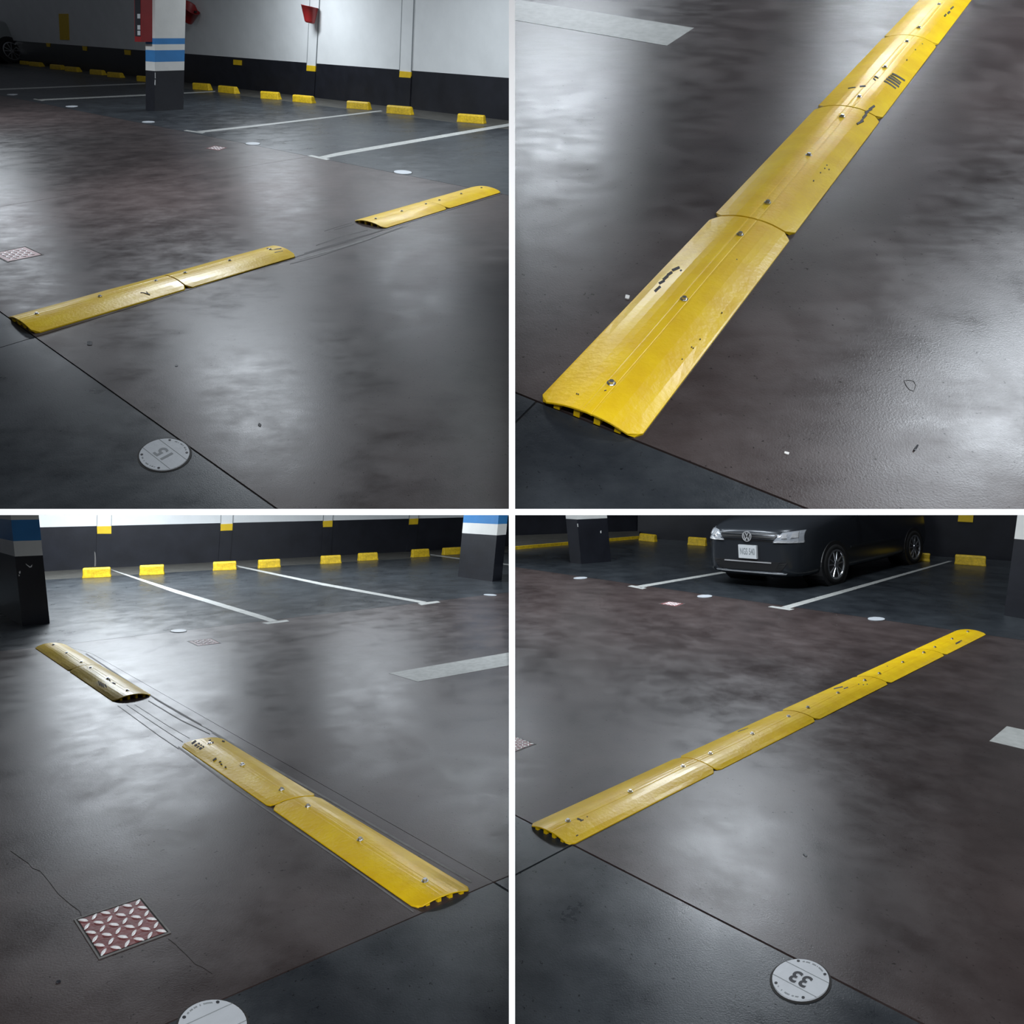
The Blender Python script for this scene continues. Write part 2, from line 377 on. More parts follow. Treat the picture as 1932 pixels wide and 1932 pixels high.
line(fBR, BR, [(1184.5, 1106), (1192, 1104), (1220, 1109.3), (1212, 1111.5)], [(1200, 1105.5), (1290, 1090.5), (1380, 1075.5), (1380, 1079), (1290, 1094.4), (1210, 1108.5)],
     [(1449, 1145), (1457, 1143), (1499, 1149), (1490, 1151.5)], [(1474, 1144.8), (1593, 1112.3), (1790, 1058.3), (1797, 1058.5), (1593, 1118), (1489, 1148)],
     [(1899.7, 1370), (1866.6, 1398), (1990, 1427), (1990, 1389)])

# ------------------------------------------------------------------ speed bump sections
PROF = [(0, .0), (0, .16), (.02, .22), (.10, .44), (.19, .66), (.27, .83), (.35, .93), (.43, .985), (.448, .975), (.455, .93), (.462, .975), (.5, 1.0),
        (.54, .99), (.552, .965), (.564, .985), (.65, .93), (.73, .83), (.81, .66), (.90, .44), (.98, .22), (1, .16), (1, .0)]
def prof_h(s):
    for (a, x), (b, y) in zip(PROF[1:], PROF[2:]):
        if a <= s <= b and b > a: return x+(y-x)*(s-a)/(b-a)
    return .16
class Bump:
    def __init__(s, c, na, nb, joints, crown_y, labels, group, cat='speed bump'):
        s.c = c; s.O = c.P(na); s.W = c.P(nb)-s.O; L = c.P(joints[-1])-s.O; s.L = L.normalized()
        Mid = s.O+s.W*.5; s.h = t_for(c, Mid, c.n, crown_y); s.segs = []
        t0 = 0.0
        for k, j in enumerate(joints):
            t1 = (c.P(j)-s.O).dot(s.L); s.segs.append((s.make(t0+(.004 if k else 0), t1-.004, labels[k], group), t0, t1)); t0 = t1
    def at(s, t, q, z): return s.O+s.L*t+s.W*q+s.c.n*z
    def make(s, t0, t1, label, group):
        c = s.c; h = s.h; ch = .03; Wd = s.W.length; th = .13*h+.002
        root = empty('speed_bump', s.at(t0, .5, 0)); tag(root, label, 'speed bump', group)
        ts = [0, .0, .10, .3, .5, .7, .9, 1, 1]; v = []; f = []; n = len(PROF)
        N = 14
        for i in range(N+1):
            u = i/N
            for q, z in PROF:
                e = max(0, 1-min(q, 1-q)/.07)*ch
                tt = t0+(t1-t0)*u
                if i == 0: tt = t0+e
                if i == N: tt = t1-e
                wob = .0018*math.sin(7*tt+q*4)*(1 if 0 < i < N else 0)
                v.append(s.at(tt, q, z*h+(wob if z > .3 else 0)))
        for i in range(N):
            for j in range(n-1): f.append([i*n+j, i*n+j+1, (i+1)*n+j+1, (i+1)*n+j])
        # open hollow underneath: rim of the end, inner skin
        k0 = len(v); inner = [(.05, 0)]+[(min(.95, max(.05, q)), max(.0, z-th/h)) for q, z in PROF[2:-2]]+[(.95, 0)]
        for i in (0, N):
            for q, z in inner:
                e = max(0, 1-min(q, 1-q)/.07)*ch; v.append(s.at((t0+e) if i == 0 else (t1-e), q, z*h))
        m_ = len(inner)
        for a, b in ((0, k0), (N*n, k0+m_)):
            rim = [a]+[a+1]+list(range(a+2, a+n-2))+[a+n-2, a+n-1]
            inn = list(range(b, b+m_))
            f.append([a, a+1, a+2, b+1, b])
            for j in range(2, n-3): f.append([a+j, a+j+1, b+j, b+j-1])
            f.append([a+n-3, a+n-2, a+n-1, b+m_-1, b+m_-2])
        for j in range(m_-1): f.append([k0+j, k0+j+1, k0+m_+j+1, k0+m_+j])
        o = mesh_obj('bump_body', v, f, M['rubber'], root); md = o.modifiers.new('edge', 'BEVEL'); md.width = .0015; md.segments = 1; md.limit_method = 'ANGLE'; md.angle_limit = .9
        for q in (.2, .4, .6, .8):
            z = (min(prof_h(q-.03), prof_h(q+.03))-th/h)*h+.0005
            vv, ff = box_axes(s.at(t0+.004, q-.03, 0), s.L*(t1-t0-.008), s.W*.06, c.n*z)
            mesh_obj('rib', vv, ff, M['rubber'], root)
        e1, e2 = s.L, c.n.cross(s.L)
        for u in (.11, .5, .89):
            B = s.at(t0+(t1-t0)*u, .5, h-.002); r = .012 if Wd < .3 else .014
            vv, ff = merge([cyl(B, c.n, e1, e2, r, r, .004, 18), cyl(B+c.n*.004, c.n, e1, e2, r*.72, r*.6, .007, 6)])
            mesh_obj('bolt', vv, ff, M['steel'], root)
        return root
    def solve(s, p):                        # pixel -> (t, q) on the rubber surface
        q = .5
        for _ in range(6):
            X = s.c.P(p, s.h*prof_h(min(1, max(0, q))))-s.O
            # solve X = L t + W q in the floor plane
            l, w_ = s.L, s.W; a, b, d = 1.0, l.dot(w_), w_.dot(w_); x, y = X.dot(l), X.dot(w_)
            det = a*d-b*b; q = (a*y-b*x)/det; t = (d*x-b*y)/det
        return t, q
    def marks(s, strokes):                  # black tyre rubs: (pixel0, pixel1, width in pixels)
        by = {}
        for p0, p1, wp in strokes:
            L, R = strip_poly(s.c, [p0, p1], wp); pts = []
            ts = s.solve(((p0[0]+p1[0])/2, (p0[1]+p1[1])/2))[0]
            for p in (L[0], L[1], R[1], R[0]): pts.append(s.solve(p))
            if not all(.03 < q < .97 and .006 < t < s.segs[-1][2]-.012 for t, q in pts): continue
            root = min(s.segs, key=lambda g: 0 if g[1] <= ts <= g[2] else 9)[0]
            def up(t, q, z): return s.at(t, q, s.h*prof_h(min(.995, max(.005, q)))+z)
            # split across so the rub follows the curve
            top = []; bot = []; a, b, c2, d = pts; K = 4; vv = []; ff = []
            for i in range(K+1):
                k = i/K
                for (x, y) in ((a, b), (d, c2)):
                    t = x[0]+(y[0]-x[0])*k; q = x[1]+(y[1]-x[1])*k; vv += [up(t, q, .0018), up(t, q, -.001)]
            for i in range(K):
                o = 4*i; ff += [[o, o+4, o+6, o+2], [o, o+1, o+5, o+4], [o+2, o+6, o+7, o+3]]
            ff += [[0, 2, 3, 1], [4*K, 4*K+1, 4*K+3, 4*K+2]]
            by.setdefault(root.name, (root, []))[1].append((vv, ff))
        for root, ps in by.values():
            vv, ff = merge(ps); mesh_obj('tyre_mark', vv, ff, M['tyre'], root)['kind'] = 'stuff'
g1 = 'speed bump sections near the disc numbered 15'
bTLa = Bump(TL, (66, 631), (14, 601), [(350, 543.5), (562, 484.5)], 602,
     ['yellow speed bump section with open ribbed end, nearest the disc numbered 15', 'tyre-scuffed yellow speed bump section bolted after the one nearest disc 15'], g1)
bTLb = Bump(TL, (725, 432), (666, 418), [(846, 394.5), (947, 363)], 417,
     ['yellow speed bump section with ribbed end where the grooved gap ends', 'last yellow speed bump section, rounded end by the parking bay line'], 'speed bump sections past the grooved gap')
bTR = Bump(TR, (1203, 834), (1012, 759), [(1494, 449), (1657.5, 227), (1766, 87), (1850, -22)], 777,
     ['broad yellow speed bump section with open end on the dark floor corner', 'second broad yellow section, bolted after the open-ended one on the dark corner',
      'third broad yellow section, with a striped tyre print', 'fourth broad yellow section, level with the wide white stripe'], 'broad speed bump sections beside the wide white stripe')
bBLa = Bump(BL, (787, 1717.5), (894, 1681), [(511, 1523.5), (339, 1406)], 1688,
     ['yellow speed bump section with ribbed end, across from the red tread plate', 'yellow speed bump section with two black tyre prints at its rounded end'], 'speed bump sections across from the red tread plate')
bBLb = Bump(BL, (214, 1324.5), (287, 1313), [(131, 1266.5), (65, 1222.5)], 1309.5,
     ['yellow speed bump section with ribbed end facing the grooved gap in the floor', 'yellow speed bump section ending below the blue-banded pillar'], 'speed bump sections by the blue-banded pillar')
bBR = Bump(BR, (1075, 1597.5), (996, 1559), [(1352, 1455), (1543, 1360), (1680, 1291), (1785, 1237), (1862, 1197)], 1566.5,
     ['yellow speed bump section with ribbed open end, the nearest to disc 33', 'second yellow speed bump section of the row that starts near disc 33', 'third yellow section of the five in the row near disc 33',
      'fourth yellow section of the five in the row near disc 33', 'fifth yellow section, its rounded end towards the parked dark car'], 'five speed bump sections in front of the dark car')
def dots(pts, w_=2.0): return [((x-w_*.6, y), (x+w_*.6, y+.5), w_) for x, y in pts]
bTR.marks([((1235, 551), (1246, 541), 5), ((1243, 536), (1254, 530), 5), ((1251, 529), (1260, 521), 5.5), ((1259, 520), (1268, 514), 5), ((1268, 511), (1282, 505), 5),
    ((1283, 512), (1286, 510), 3), ((1617, 234), (1629, 228), 3.5), ((1624, 229), (1635, 217), 3), ((1628, 222), (1638, 211), 3), ((1632, 213), (1645, 206), 3.5), ((1640, 207), (1650, 200), 4),
    ((1668, 153), (1690, 168), 3), ((1672, 149), (1696, 165), 3.5), ((1676, 145), (1698, 160), 3.5), ((1680, 142), (1700, 157), 2), ((1683, 139), (1707, 153), 3),
    ((1600, 167), (1614, 165), 1.5), ((1622, 163.5), (1633, 163), 2.5), ((1650, 144), (1657, 148), 2), ((1648, 148), (1652, 152), 2),
    ((1782, 31), (1785, 27), 3), ((1788, 26), (1792, 22), 3.5), ((1793, 18), (1799, 13), 3), ((1140, 738), (1144, 737), 1.5)]
    + dots([(1535, 341), (1548, 326), (1556, 318), (1560, 312), (1564, 320), (1740, 83), (1727, 94), (1711, 113), (1091, 744), (1088, 743), (1362, 590), (1321, 640), (1305, 655), (1287, 678), (1308, 657), (1390, 490)], 1.8))
bBLa.marks([((356, 1401), (371, 1394), 2.5), ((362, 1404), (370, 1398), 4), ((367, 1408), (377, 1403), 4), ((371, 1411), (381, 1406), 2.5), ((376, 1414), (385, 1409), 4),
    ((378, 1390), (386, 1389), 2), ((384, 1393), (391, 1392), 3), ((394, 1398), (398, 1396), 2), ((398, 1402), (403, 1401), 3), ((399, 1386), (403, 1387), 2), ((405, 1389), (409, 1390), 2), ((411, 1393), (416, 1394), 2), ((419, 1398), (424, 1399), 2),
    ((402, 1435), (408, 1431), 3), ((413, 1438), (417, 1437), 1.5), ((416, 1441), (419, 1443), 2), ((424, 1447), (427, 1448), 2)])
bBLb.marks([((186, 1285), (189, 1293), 1.6), ((190, 1287), (193, 1295), 1.8), ((194, 1289), (196, 1297), 1.6), ((198, 1291), (201, 1297), 1.6), ((203, 1278), (208, 1284), 1.8), ((212, 1288), (218, 1290), 1.6), ((240, 1302), (244, 1304), 2), ((96, 1213), (102, 1215), 1.8)])
bTLa.marks([((266, 554), (272, 556), 1.6), ((272, 556), (284, 559), 1.6), ((277, 553), (281, 558), 1.2), ((503, 469), (512, 470), 1.4), ((512, 472), (531, 469), 1.5), ((518, 477), (534, 474), 1.6), ((530, 481), (545, 475), 1.6), ((505, 463), (516, 462), 1.2)])
bTLb.marks(dots([(845, 391)], 2.5))
bBR.marks([((1089, 1545), (1097, 1548), 3), ((1095, 1550), (1101, 1547), 2), ((1087, 1578), (1091, 1576), 2), ((1803, 1215), (1815, 1209), 3), ((1573, 1300), (1590, 1296), 2), ((1592, 1300), (1600, 1297), 2),
    ((1392, 1381), (1412, 1374), 1.5)]+dots([(1620, 1291), (1629, 1292), (1636, 1291), (1108, 1541), (1674, 1257), (1797, 1204)], 1.6))

# traces where sections were taken up, saw cuts and cracks in the floor
def groove(fl, c, pts, wpx, m='scratch'): floor_strip('floor_groove', c, pts, wpx*.8, .0008, M[m], fl)
groove(fTL, TL, [(547, 498), (600, 484), (690, 454), (760, 428)], 1.6); groove(fTL, TL, [(574, 478), (640, 458), (688, 444)], 2.0)
groove(fTL, TL, [(596, 463), (640, 448), (694, 434)], 1.8); groove(fTL, TL, [(603, 461), (650, 446), (700, 433)], 1.6, 'pale')
groove(fTL, TL, [(612, 436), (640, 427), (664, 420)], 1.3); groove(fTL, TL, [(630, 434), (668, 423)], 1.2)
groove(fTL, TL, [(565, 489), (640, 468), (724, 441), (770, 425)], 3.5, 'pale'); groove(fTL, TL, [(560, 484), (620, 466), (690, 444), (722, 434)], 2.2)
groove(fBL, BL, [(222, 1331), (300, 1388), (337, 1413)], 1.6); groove(fBL, BL, [(239, 1330), (302, 1372), (345, 1400)], 1.3); groove(fBL, BL, [(254, 1329), (318, 1370), (358, 1393)], 1.2, 'pale')
groove(fBL, BL, [(280, 1322), (340, 1358), (396, 1385)], 2.2); groove(fBL, BL, [(291, 1318), (340, 1347), (402, 1381)], 1.6); groove(fBL, BL, [(162, 1233), (230, 1278), (300, 1322), (380, 1368)], 3.0)
groove(fBL, BL, [(400, 1381), (500, 1440), (620, 1508), (760, 1590), (890, 1664)], 5, 'pale'); groove(fBL, BL, [(336, 1409), (430, 1478), (510, 1532), (640, 1620), (780, 1720)], 4, 'pale')
groove(fBL, BL, [(20, 1605), (53, 1628), (62, 1638), (76, 1643), (92, 1662), (110, 1686), (132, 1705), (150, 1718), (155, 1730)], 1.2)
groove(fBL, BL, [(318, 1771), (331, 1781), (340, 1790), (352, 1801), (368, 1818), (382, 1824), (400, 1836)], 1.0)

# ------------------------------------------------------------------ wheel stops
def stop(c, x0, x1, yt, yb, label, group, end):
    """yb: pixel row of the front bottom edge at its left end and right end"""
    y0, y1 = yb; A_, B_ = c.P((x0, y0)), c.P((x1, y1)); e = (B_-A_); L = e.length; e = e.normalized()
    d = c.n.cross(e); d = d if d.dot(A_-EYE) > 0 else -d
    mid = (A_+B_)/2; dep = (.22 if c is TL else .30)*L; h = t_for(c, mid+d*dep*.25, c.n, yt)
    root = empty('wheel_stop', mid+d*dep*.5); tag(root, label, 'wheel stop', group)
    tp = .025*L; v = []
    for z, i0, i1 in ((-.004, 0, 0), (h*.35, .01, .01), (h*.82, tp*.8, dep*.16), (h, tp*1.3, dep*.27)):
        for (sx, sy) in ((0, 0), (1, 0), (1, 1), (0, 1)):
            v.append(A_+e*(i0+(L-2*i0)*sx)+d*(i1+(dep-2*i1)*sy)+c.n*z)
    f = [[3, 2, 1, 0], [12, 13, 14, 15]]+[[4*k+i, 4*k+(i+1) % 4, 4*k+4+(i+1) % 4, 4*k+4+i] for k in range(3) for i in range(4)]
    o = mesh_obj('block', v, f, M['stop'], root); md = o.modifiers.new('bevel', 'BEVEL'); md.width = .012; md.segments = 2
ORD = ['first', 'second', 'third', 'fourth', 'fifth', 'sixth', 'seventh', 'eighth']
sg = 'wheel stops along the red bucket wall'
for k, (x0, x1, yt, y0, y1) in enumerate(((37, 50.5, 115, 121, 122.5), (54.5, 74, 117, 124, 126), (94, 115.5, 122, 130, 132), (122, 145.5, 126, 134, 136), (169, 193, 131.5, 140, 142), (202, 227.5, 136.5, 145, 147), (257.5, 284, 143.5, 153, 155),
    (363, 394, 157, 168.5, 170.8), (411, 443, 162.5, 174, 177.3), (491, 525, 173, 186, 188.5), (551, 588, 180, 192, 195.5), (653, 695, 191.5, 204.5, 207.8), (728, 774, 200, 213.5, 217.5), (861, 912, 216, 230, 234))):
    sl = 'yellow wheel stop, %s from the silver car along the red bucket wall' % ORD[k] if k < 7 else 'yellow wheel stop, %s past the fire cabinet pillar along the red bucket wall' % ORD[k-7]
    stop(TL, x0, x1, yt, (y0, y1), sl, sg, 1)
sg = 'wheel stops between the two pillars'
for k, (x0, x1, yt, y0, y1) in enumerate(((154, 209, 1071, 1091.5, 1089), (262, 310, 1066, 1086, 1084), (401, 447, 1059.5, 1077, 1075), (488, 530.5, 1055.5, 1072.5, 1070), (606, 645, 1048, 1064.5, 1062.5), (677, 714.5, 1043, 1058.5, 1056.5), (779, 811.7, 1036, 1052, 1050), (838, 872, 1033, 1047.5, 1045.5))):
    stop(BL, x0, x1, yt, (y0, y1), 'yellow concrete wheel stop, %s from the chipped blue-banded pillar' % ORD[k], sg, -1)
for (x0, x1, yt, y0, y1), sl in (((1204, 1234, 1007.5, 1019.5, 1023), 'yellow concrete wheel stop at the end of the yellow kerb'), ((1296, 1331, 1014, 1028, 1030.8), 'yellow concrete wheel stop standing in the empty bay beside the dark car'),
    ((1728, 1755, 1043.5, 1058, 1060), 'yellow concrete wheel stop right behind the rear wheel of the dark car'), ((1800, 1861, 1048, 1064.5, 1069), 'yellow concrete wheel stop below the yellow wall marker, past the dark car')):
    stop(BR, x0, x1, yt, (y0, y1), sl, 'wheel stops around the dark car', 1)

# ------------------------------------------------------------------ pillars
def pillar(c, left, corner, right, top, cuts, mats, label, extra=1.6):
    pl, pc, pr = c.P(left), c.P(corner), c.P(right); p4 = pl+pr-pc
    u = c.lean(corner, top)
    ts = [-.02]
    for y in cuts: ts.append(t_for(c, pc, u, y))
    ts.append(ts[-1]+extra)
    root = empty('pillar', (pl+pc+pr+p4)/4); tag(root, label, 'pillar')
    for k, m in enumerate(mats):
        B = [q+u*ts[k] for q in (pl, pc, pr, p4)]; T = [q+u*ts[k+1] for q in (pl, pc, pr, p4)]
        v, f = prism_pts(T, B)
        o = mesh_obj({'black': 'black_base', 'blue': 'blue_band', 'pwhite': 'white_band'}[m], v, f, M[m], root)
    return pl, pc, pr, u, ts
pl, pc, pr, uT, ts = pillar(TL, (275, 207), (292, 209.5), (346, 206.5), (292.5, 11), [134, 117, 95, 83.7, 72.3], ['black', 'pwhite', 'blue', 'pwhite', 'blue', 'pwhite'],
    'square pillar with two blue bands, holding the red fire cabinet', 1.2)
pillar(BL, (-22, 1143), (42, 1181), (94, 1176), (20, 972), [1050, 1021, 981], ['black', 'pwhite', 'blue', 'pwhite'], 'square pillar with chipped black base and blue band, behind the speed bump end')
pillar(BL, (864, 1088), (929, 1097.5), (946.5, 1094.5), (941, 972), [1010, 989, 940], ['black', 'pwhite', 'blue', 'pwhite'], 'square blue-banded pillar standing past the last wheel stops of the wall')
pillar(BR, (1075.5, 1061.5), (1096.5, 1064), (1153, 1059.5), (1088, 972), [980], ['black', 'pwhite'], 'square pillar with black base in front of the yellow kerb')
pillar(BR, (1894, 1161), (1955, 1172), (2030, 1160), (1985, 960), [1022], ['black', 'pwhite'], 'square dark pillar past the end of the five-section speed bump')
# chips in the pillar paint and a scuff on the wall behind the first wheel stop
def chips(c, left, right, toppx, polys, root, off=.004):
    a, b = c.P(left), c.P(right); u = c.lean(left, toppx); nn = (b-a).cross(u).normalized(); nn = nn if nn.dot(EYE-a) > 0 else -nn
    for q in polys:
        T = [EYE+ray(p)*((a+nn*off-EYE).dot(nn)/ray(p).dot(nn)) for p in q]; v, f = prism_pts(T, [t-nn*(off+.003) for t in T]); mesh_obj('paint_chip', v, f, M['card'], root)
PIL = [o for o in C.objects if o.name.startswith('pillar') and o.type == 'EMPTY']
chips(BL, (42, 1181), (94, 1176), (20, 972), [[(48, 1063), (52, 1066), (57, 1069), (61, 1065), (60, 1070), (56, 1071), (50, 1066)], [(35.5, 1079), (38.5, 1077), (39, 1081), (36.5, 1083)], [(34.5, 1084), (37.5, 1085), (36, 1088)]], PIL[1])
chips(TL, (292, 209.5), (346, 206.5), (292.5, 11), [[(292.2, 137), (293.2, 137), (293.4, 148), (292.4, 148)], [(292.2, 150), (293.4, 151), (293.2, 161), (291.6, 160)]], PIL[0])
chips(BR, (1096.5, 1064), (1153, 1059.5), (1088, 972), [[(1089.3, 988), (1090.5, 988), (1091, 994), (1090, 994)], [(1132.5, 1002), (1134.5, 1001), (1134.5, 1006), (1133, 1006)]], PIL[3])
wBL.poly('wall_scuff', [(178, 1040), (180, 1043), (181, 1052), (182, 1068), (178, 1069), (178.5, 1055)], 0, .006, M['pale'], wBL.o)
# fire hose cabinet on the side face of the banded pillar
e1 = (pl-pc); e2 = (pr-pc)
q0 = pc+e1*.28; tb = t_for(TL, q0, uT, 79); th_ = t_for(TL, q0, uT, 2)-tb+.25
dx = e2*(-19/54); dy = e1*.72
root = empty('fire_cabinet', q0+uT*tb); tag(root, 'red fire hose cabinet with dark glass front on the banded pillar', 'fire cabinet')
v, f = box_axes(q0+uT*tb, dx, dy, uT*th_); mesh_obj('cabinet_body', v, f, M['red'], root)
v, f = box_axes(q0+dx*1.02+dy*.1+uT*(tb+.09), -dx*.04, dy*.8, uT*(th_-.14)); gd = mesh_obj('glass_door', v, f, M['glass'], root)
for k in (.12, .22, .42):
    v, f = box_axes(q0+dx*1.03+dy*.12+uT*(tb+th_*k), -dx*.03, dy*.42, uT*th_*.08); mesh_obj('white_label', v, f, M['plate'], gd)

# red fire buckets on the white wall
def bucket(px, py, rpx, hpx, tilt, off, label):
    X0 = wTL.W((px, py)); k = (X0-EYE).length/math.hypot(F, px-CX, CX-py); X = wTL.W((px, py), rpx*k*1.02); X = X-wTL.nn*(rpx*k*1.02); k = (X-EYE).length/math.hypot(F, px-CX, CX-py); up = TL.lean((px, py+20), (px, py-20)); r = rpx*k; h = hpx*k*1.15
    ax = up; e = wTL.e; ax = (ax*math.cos(tilt)-e*math.sin(tilt)).normalized(); e1 = ax.cross(wTL.nn).normalized(); e2 = ax.cross(e1)
    cen = X+wTL.nn*(r*1.02); root = empty('fire_bucket', cen-ax*h/2); tag(root, label, 'bucket', 'red fire buckets')
    v = []; f = []; N = 28; rings = [(r*.40, 0), (r*.56, .05*h), (r*.62, .15*h), (r, h), (r*1.02, h), (r*1.0, h*.97), (r*.93, h*.95), (r*.58, .16*h)]
    for rr, z in rings:
        for i in range(N): t = 2*math.pi*i/N; v.append(cen+ax*(z-h/2)+e1*rr*math.cos(t)+e2*rr*math.sin(t))
    for k_ in range(len(rings)-1):
        for i in range(N): f.append([k_*N+i, k_*N+(i+1) % N, (k_+1)*N+(i+1) % N, (k_+1)*N+i])
    f += [list(range(N))[::-1], list(range((len(rings)-1)*N, len(rings)*N))]
    mesh_obj('bucket_shell', v, f, M['red'], root, smooth=True)
    v, f = box_axes(X+ax*h*.1-e*.03, e*.06, wTL.nn*(r*.4), up*.05); mesh_obj('wall_hook', v, f, M['plastic'], root)
bucket(584, 28, 15.5, 22, 0, .1, 'red fire bucket hanging level on the wall above a yellow marker')
bucket(356, 27, 16, 24, -.6, .1, 'red fire bucket tipped over, half hidden behind the banded pillar')

# ------------------------------------------------------------------ round number discs
def text_mesh(s, size):
    cu = bpy.data.curves.new('txt', 'FONT'); cu.body = s; cu.size = size; cu.align_x = 'CENTER'; cu.align_y = 'CENTER'; cu.extrude = 0.0; cu.offset = size*.025
    o = bpy.data.objects.new('txt', cu); C.objects.link(o); dg = bpy.context.evaluated_depsgraph_get()
    me = bpy.data.meshes.new_from_object(o.evaluated_get(dg)); vs = [v.co.copy() for v in me.vertices]; fs = [list(p.vertices) for p in me.polygons]
    bpy.data.objects.remove(o); bpy.data.curves.remove(cu); bpy.data.meshes.remove(me)
    return vs, fs
def disc(c, p, r, label, group=None, num=None, flat=1.0):
    out = c.true_circle(p, r, 40); X = c.P(p); N = len(out); root = empty('number_disc', X); tag(root, label, 'floor disc', group)
    ring = [c.P(q) for q in out]; h = .006
    rim = [X+(q-X)*1.07 for q in ring]
    v, f = prism_pts([q+c.n*.0015 for q in rim], [q-c.n*.01 for q in rim]); mesh_obj('seat_ring', v, f, M['dirt'], root)
    v, f = prism_pts([X+(q-X)*.985+c.n*h for q in ring], [q-c.n*.01 for q in ring]); pt_ = mesh_obj('plate', v, f, M['disc'], root)
    ex, ey = ring[0]-X, ring[N//4]-X       # disc-local axes: ex towards the wall-direction vanishing point
    if ex.cross(ey).dot(c.n) < 0: ey = -ey
    def loc(x, y, z): return X+ex*x+ey*y+c.n*z
    if num:
        for y in (.40, -.40):
            xe = math.sqrt(1-y*y)*.98
            v, f = prism_pts([loc(-xe, y-.012, h+.0008), loc(xe, y-.012, h+.0008), loc(xe, y+.012, h+.0008), loc(-xe, y+.012, h+.0008)],
                             [loc(-xe, y-.012, h-.002), loc(xe, y-.012, h-.002), loc(xe, y+.012, h-.002), loc(-xe, y+.012, h-.002)]); mesh_obj('score_line', v, f, M['grey'], pt_)
        vs, fs = text_mesh(num, .78)
        if num.strip(): mesh_obj('numeral', [loc(q.x*1.02, q.y*1.0, h+.001) for q in vs], fs, M['ink'] if num == '33' else M['grey'], pt_)
        for sx, sy in ((.56, .68), (-.56, .68), (.56, -.68), (-.56, -.68)):
            v = [loc(sx+.055*math.cos(2*math.pi*i/12), sy+.055*math.sin(2*math.pi*i/12), h+.0012) for i in range(12)]
            vv, ff = prism_pts(v, [q-c.n*.003 for q in v]); mesh_obj('screw', vv, ff, M['ink'], pt_)
        ps = []
        for k in range(22):                 # worn, unreadable lettering round the edge
            for sg_ in (1, -1):
                if k in (7, 8, 15) or random.random() < .2: continue
                t = math.radians(62+56*k/21); x, y = .86*math.cos(t), .86*math.sin(t)*sg_
                a = .015; ps.append(prism_pts([loc(x-a, y-.03, h+.0006), loc(x+a, y-.03, h+.0006), loc(x+a, y+.03, h+.0006), loc(x-a, y+.03, h+.0006)], [loc(x-a, y-.03, h-.001), loc(x+a, y-.03, h-.001), loc(x+a, y+.03, h-.001), loc(x-a, y+.03, h-.001)]))
        vv, ff = merge(ps); mesh_obj('edge_lettering', vv, ff, M['grey'], pt_)['kind'] = 'stuff'
disc(TL, (311, 858), .093, 'worn steel floor disc numbered 15 beside the floor joint', None, '15')
for p, r, l in (((760, 325.4), .095, 'small pale floor disc by the last speed bump section and bay line'), ((477, 271.4), .095, 'small pale floor disc beside the far small tread plate cover'),
             ((280, 230.5), .1, 'small pale floor disc at the foot of the fire cabinet pillar'), ((135.5, 201), .11, 'small pale floor disc beside a bay line end, towards the silver car'), ((23.3, 178.5), .11, 'small pale floor disc nearest to the silver car')):
    disc(TL, p, r, l, 'small discs facing the red bucket wall')
disc(BL, (401, 1937), .093, 'large pale number disc cut off beside the joint near the tread plate', None, ' ')
disc(BL, (337, 1191), .084, 'small pale disc in the floor near the far tread plate')
disc(BL, (924.6, 1123), .09, 'small pale disc on the floor in front of the blue-banded pillar')
disc(BR, (1510.5, 1850), .093, 'pale floor disc numbered 33 in black beside the floor joint', None, '33')
for p, r, l in (((1095, 1091), .1, 'small pale disc on the floor in front of the pillar by the kerb'), ((1329.5, 1125.4), .097, 'small pale disc on the floor in front of the dark car'), ((1653.4, 1168.3), .093, 'small pale disc in the bay edge between the dark car and the speed bump')):
    disc(BR, p, r, l)

# ------------------------------------------------------------------ tread plate covers
def cover(c, q, label, n, big, rows=None):
    P0, P1, P2, P3 = [c.P(p) for p in q]
    X = (P0+P1+P2+P3)/4; root = empty('tread_plate_cover', X); tag(root, label, 'floor cover')
    def loc(u, v_, z): return (P0*(1-u)*(1-v_)+P1*u*(1-v_)+P2*u*v_+P3*(1-u)*v_)+c.n*z
    def quad(u0, u1, v0, v1, z0, z1): 
        a = [(u0, v0), (u1, v0), (u1, v1), (u0, v1)]; return prism_pts([loc(*p, z1) for p in a], [loc(*p, z0) for p in a])
    b = .022
    v, f = quad(.0, 1, .0, 1, -.02, .0006); mesh_obj('dark_gap', v, f, M['dirt'], root)
    for u0, u1, v0, v1 in ((-b, 1+b, -b, .004), (-b, 1+b, 1-.004, 1+b), (-b, .004, 0, 1), (1-.004, 1+b, 0, 1)):
        vv, ff = quad(u0, u1, v0, v1, -.01, .0018); mesh_obj('frame_bar', vv, ff, M['pale'], root)
    v, f = quad(.03, .97, .03, .97, -.01, .0014); tp_ = mesh_obj('plate', v, f, M['maroon'], root)
    ps = []
    for i in range(n):
        for j in range(n):
            cu, cv = (i+.5)/n, (j+.5)/n; odd = (i+j) % 2
            du, dv = (1, -1) if odd else (1, 1)
            l = .50/n; wd = .15/n
            L_ = V((du, dv, 0)).normalized(); S_ = V((-L_.y, L_.x, 0)); top, mid = [], []
            for k in range(10):
                t = 2*math.pi*k/10; x = L_*(l*math.cos(t))+S_*(wd*math.sin(t)); mid.append((cu+x.x, cv+x.y)); top.append((cu+x.x*.72, cv+x.y*.55))
            if not all(.02 < a < .98 and .02 < b_ < .98 for a, b_ in mid): continue
            T_ = [loc(*p, .0048) for p in top]; B_ = [loc(*p, .0010) for p in mid]; pr_ = prism_pts(T_, B_)
            if big: mesh_obj('tread_lug', *pr_, M['lug'], tp_)
            else: ps.append(pr_)
    if ps:
        vv, ff = merge(ps); mesh_obj('tread_lugs', vv, ff, M['lug'], tp_)['kind'] = 'stuff'
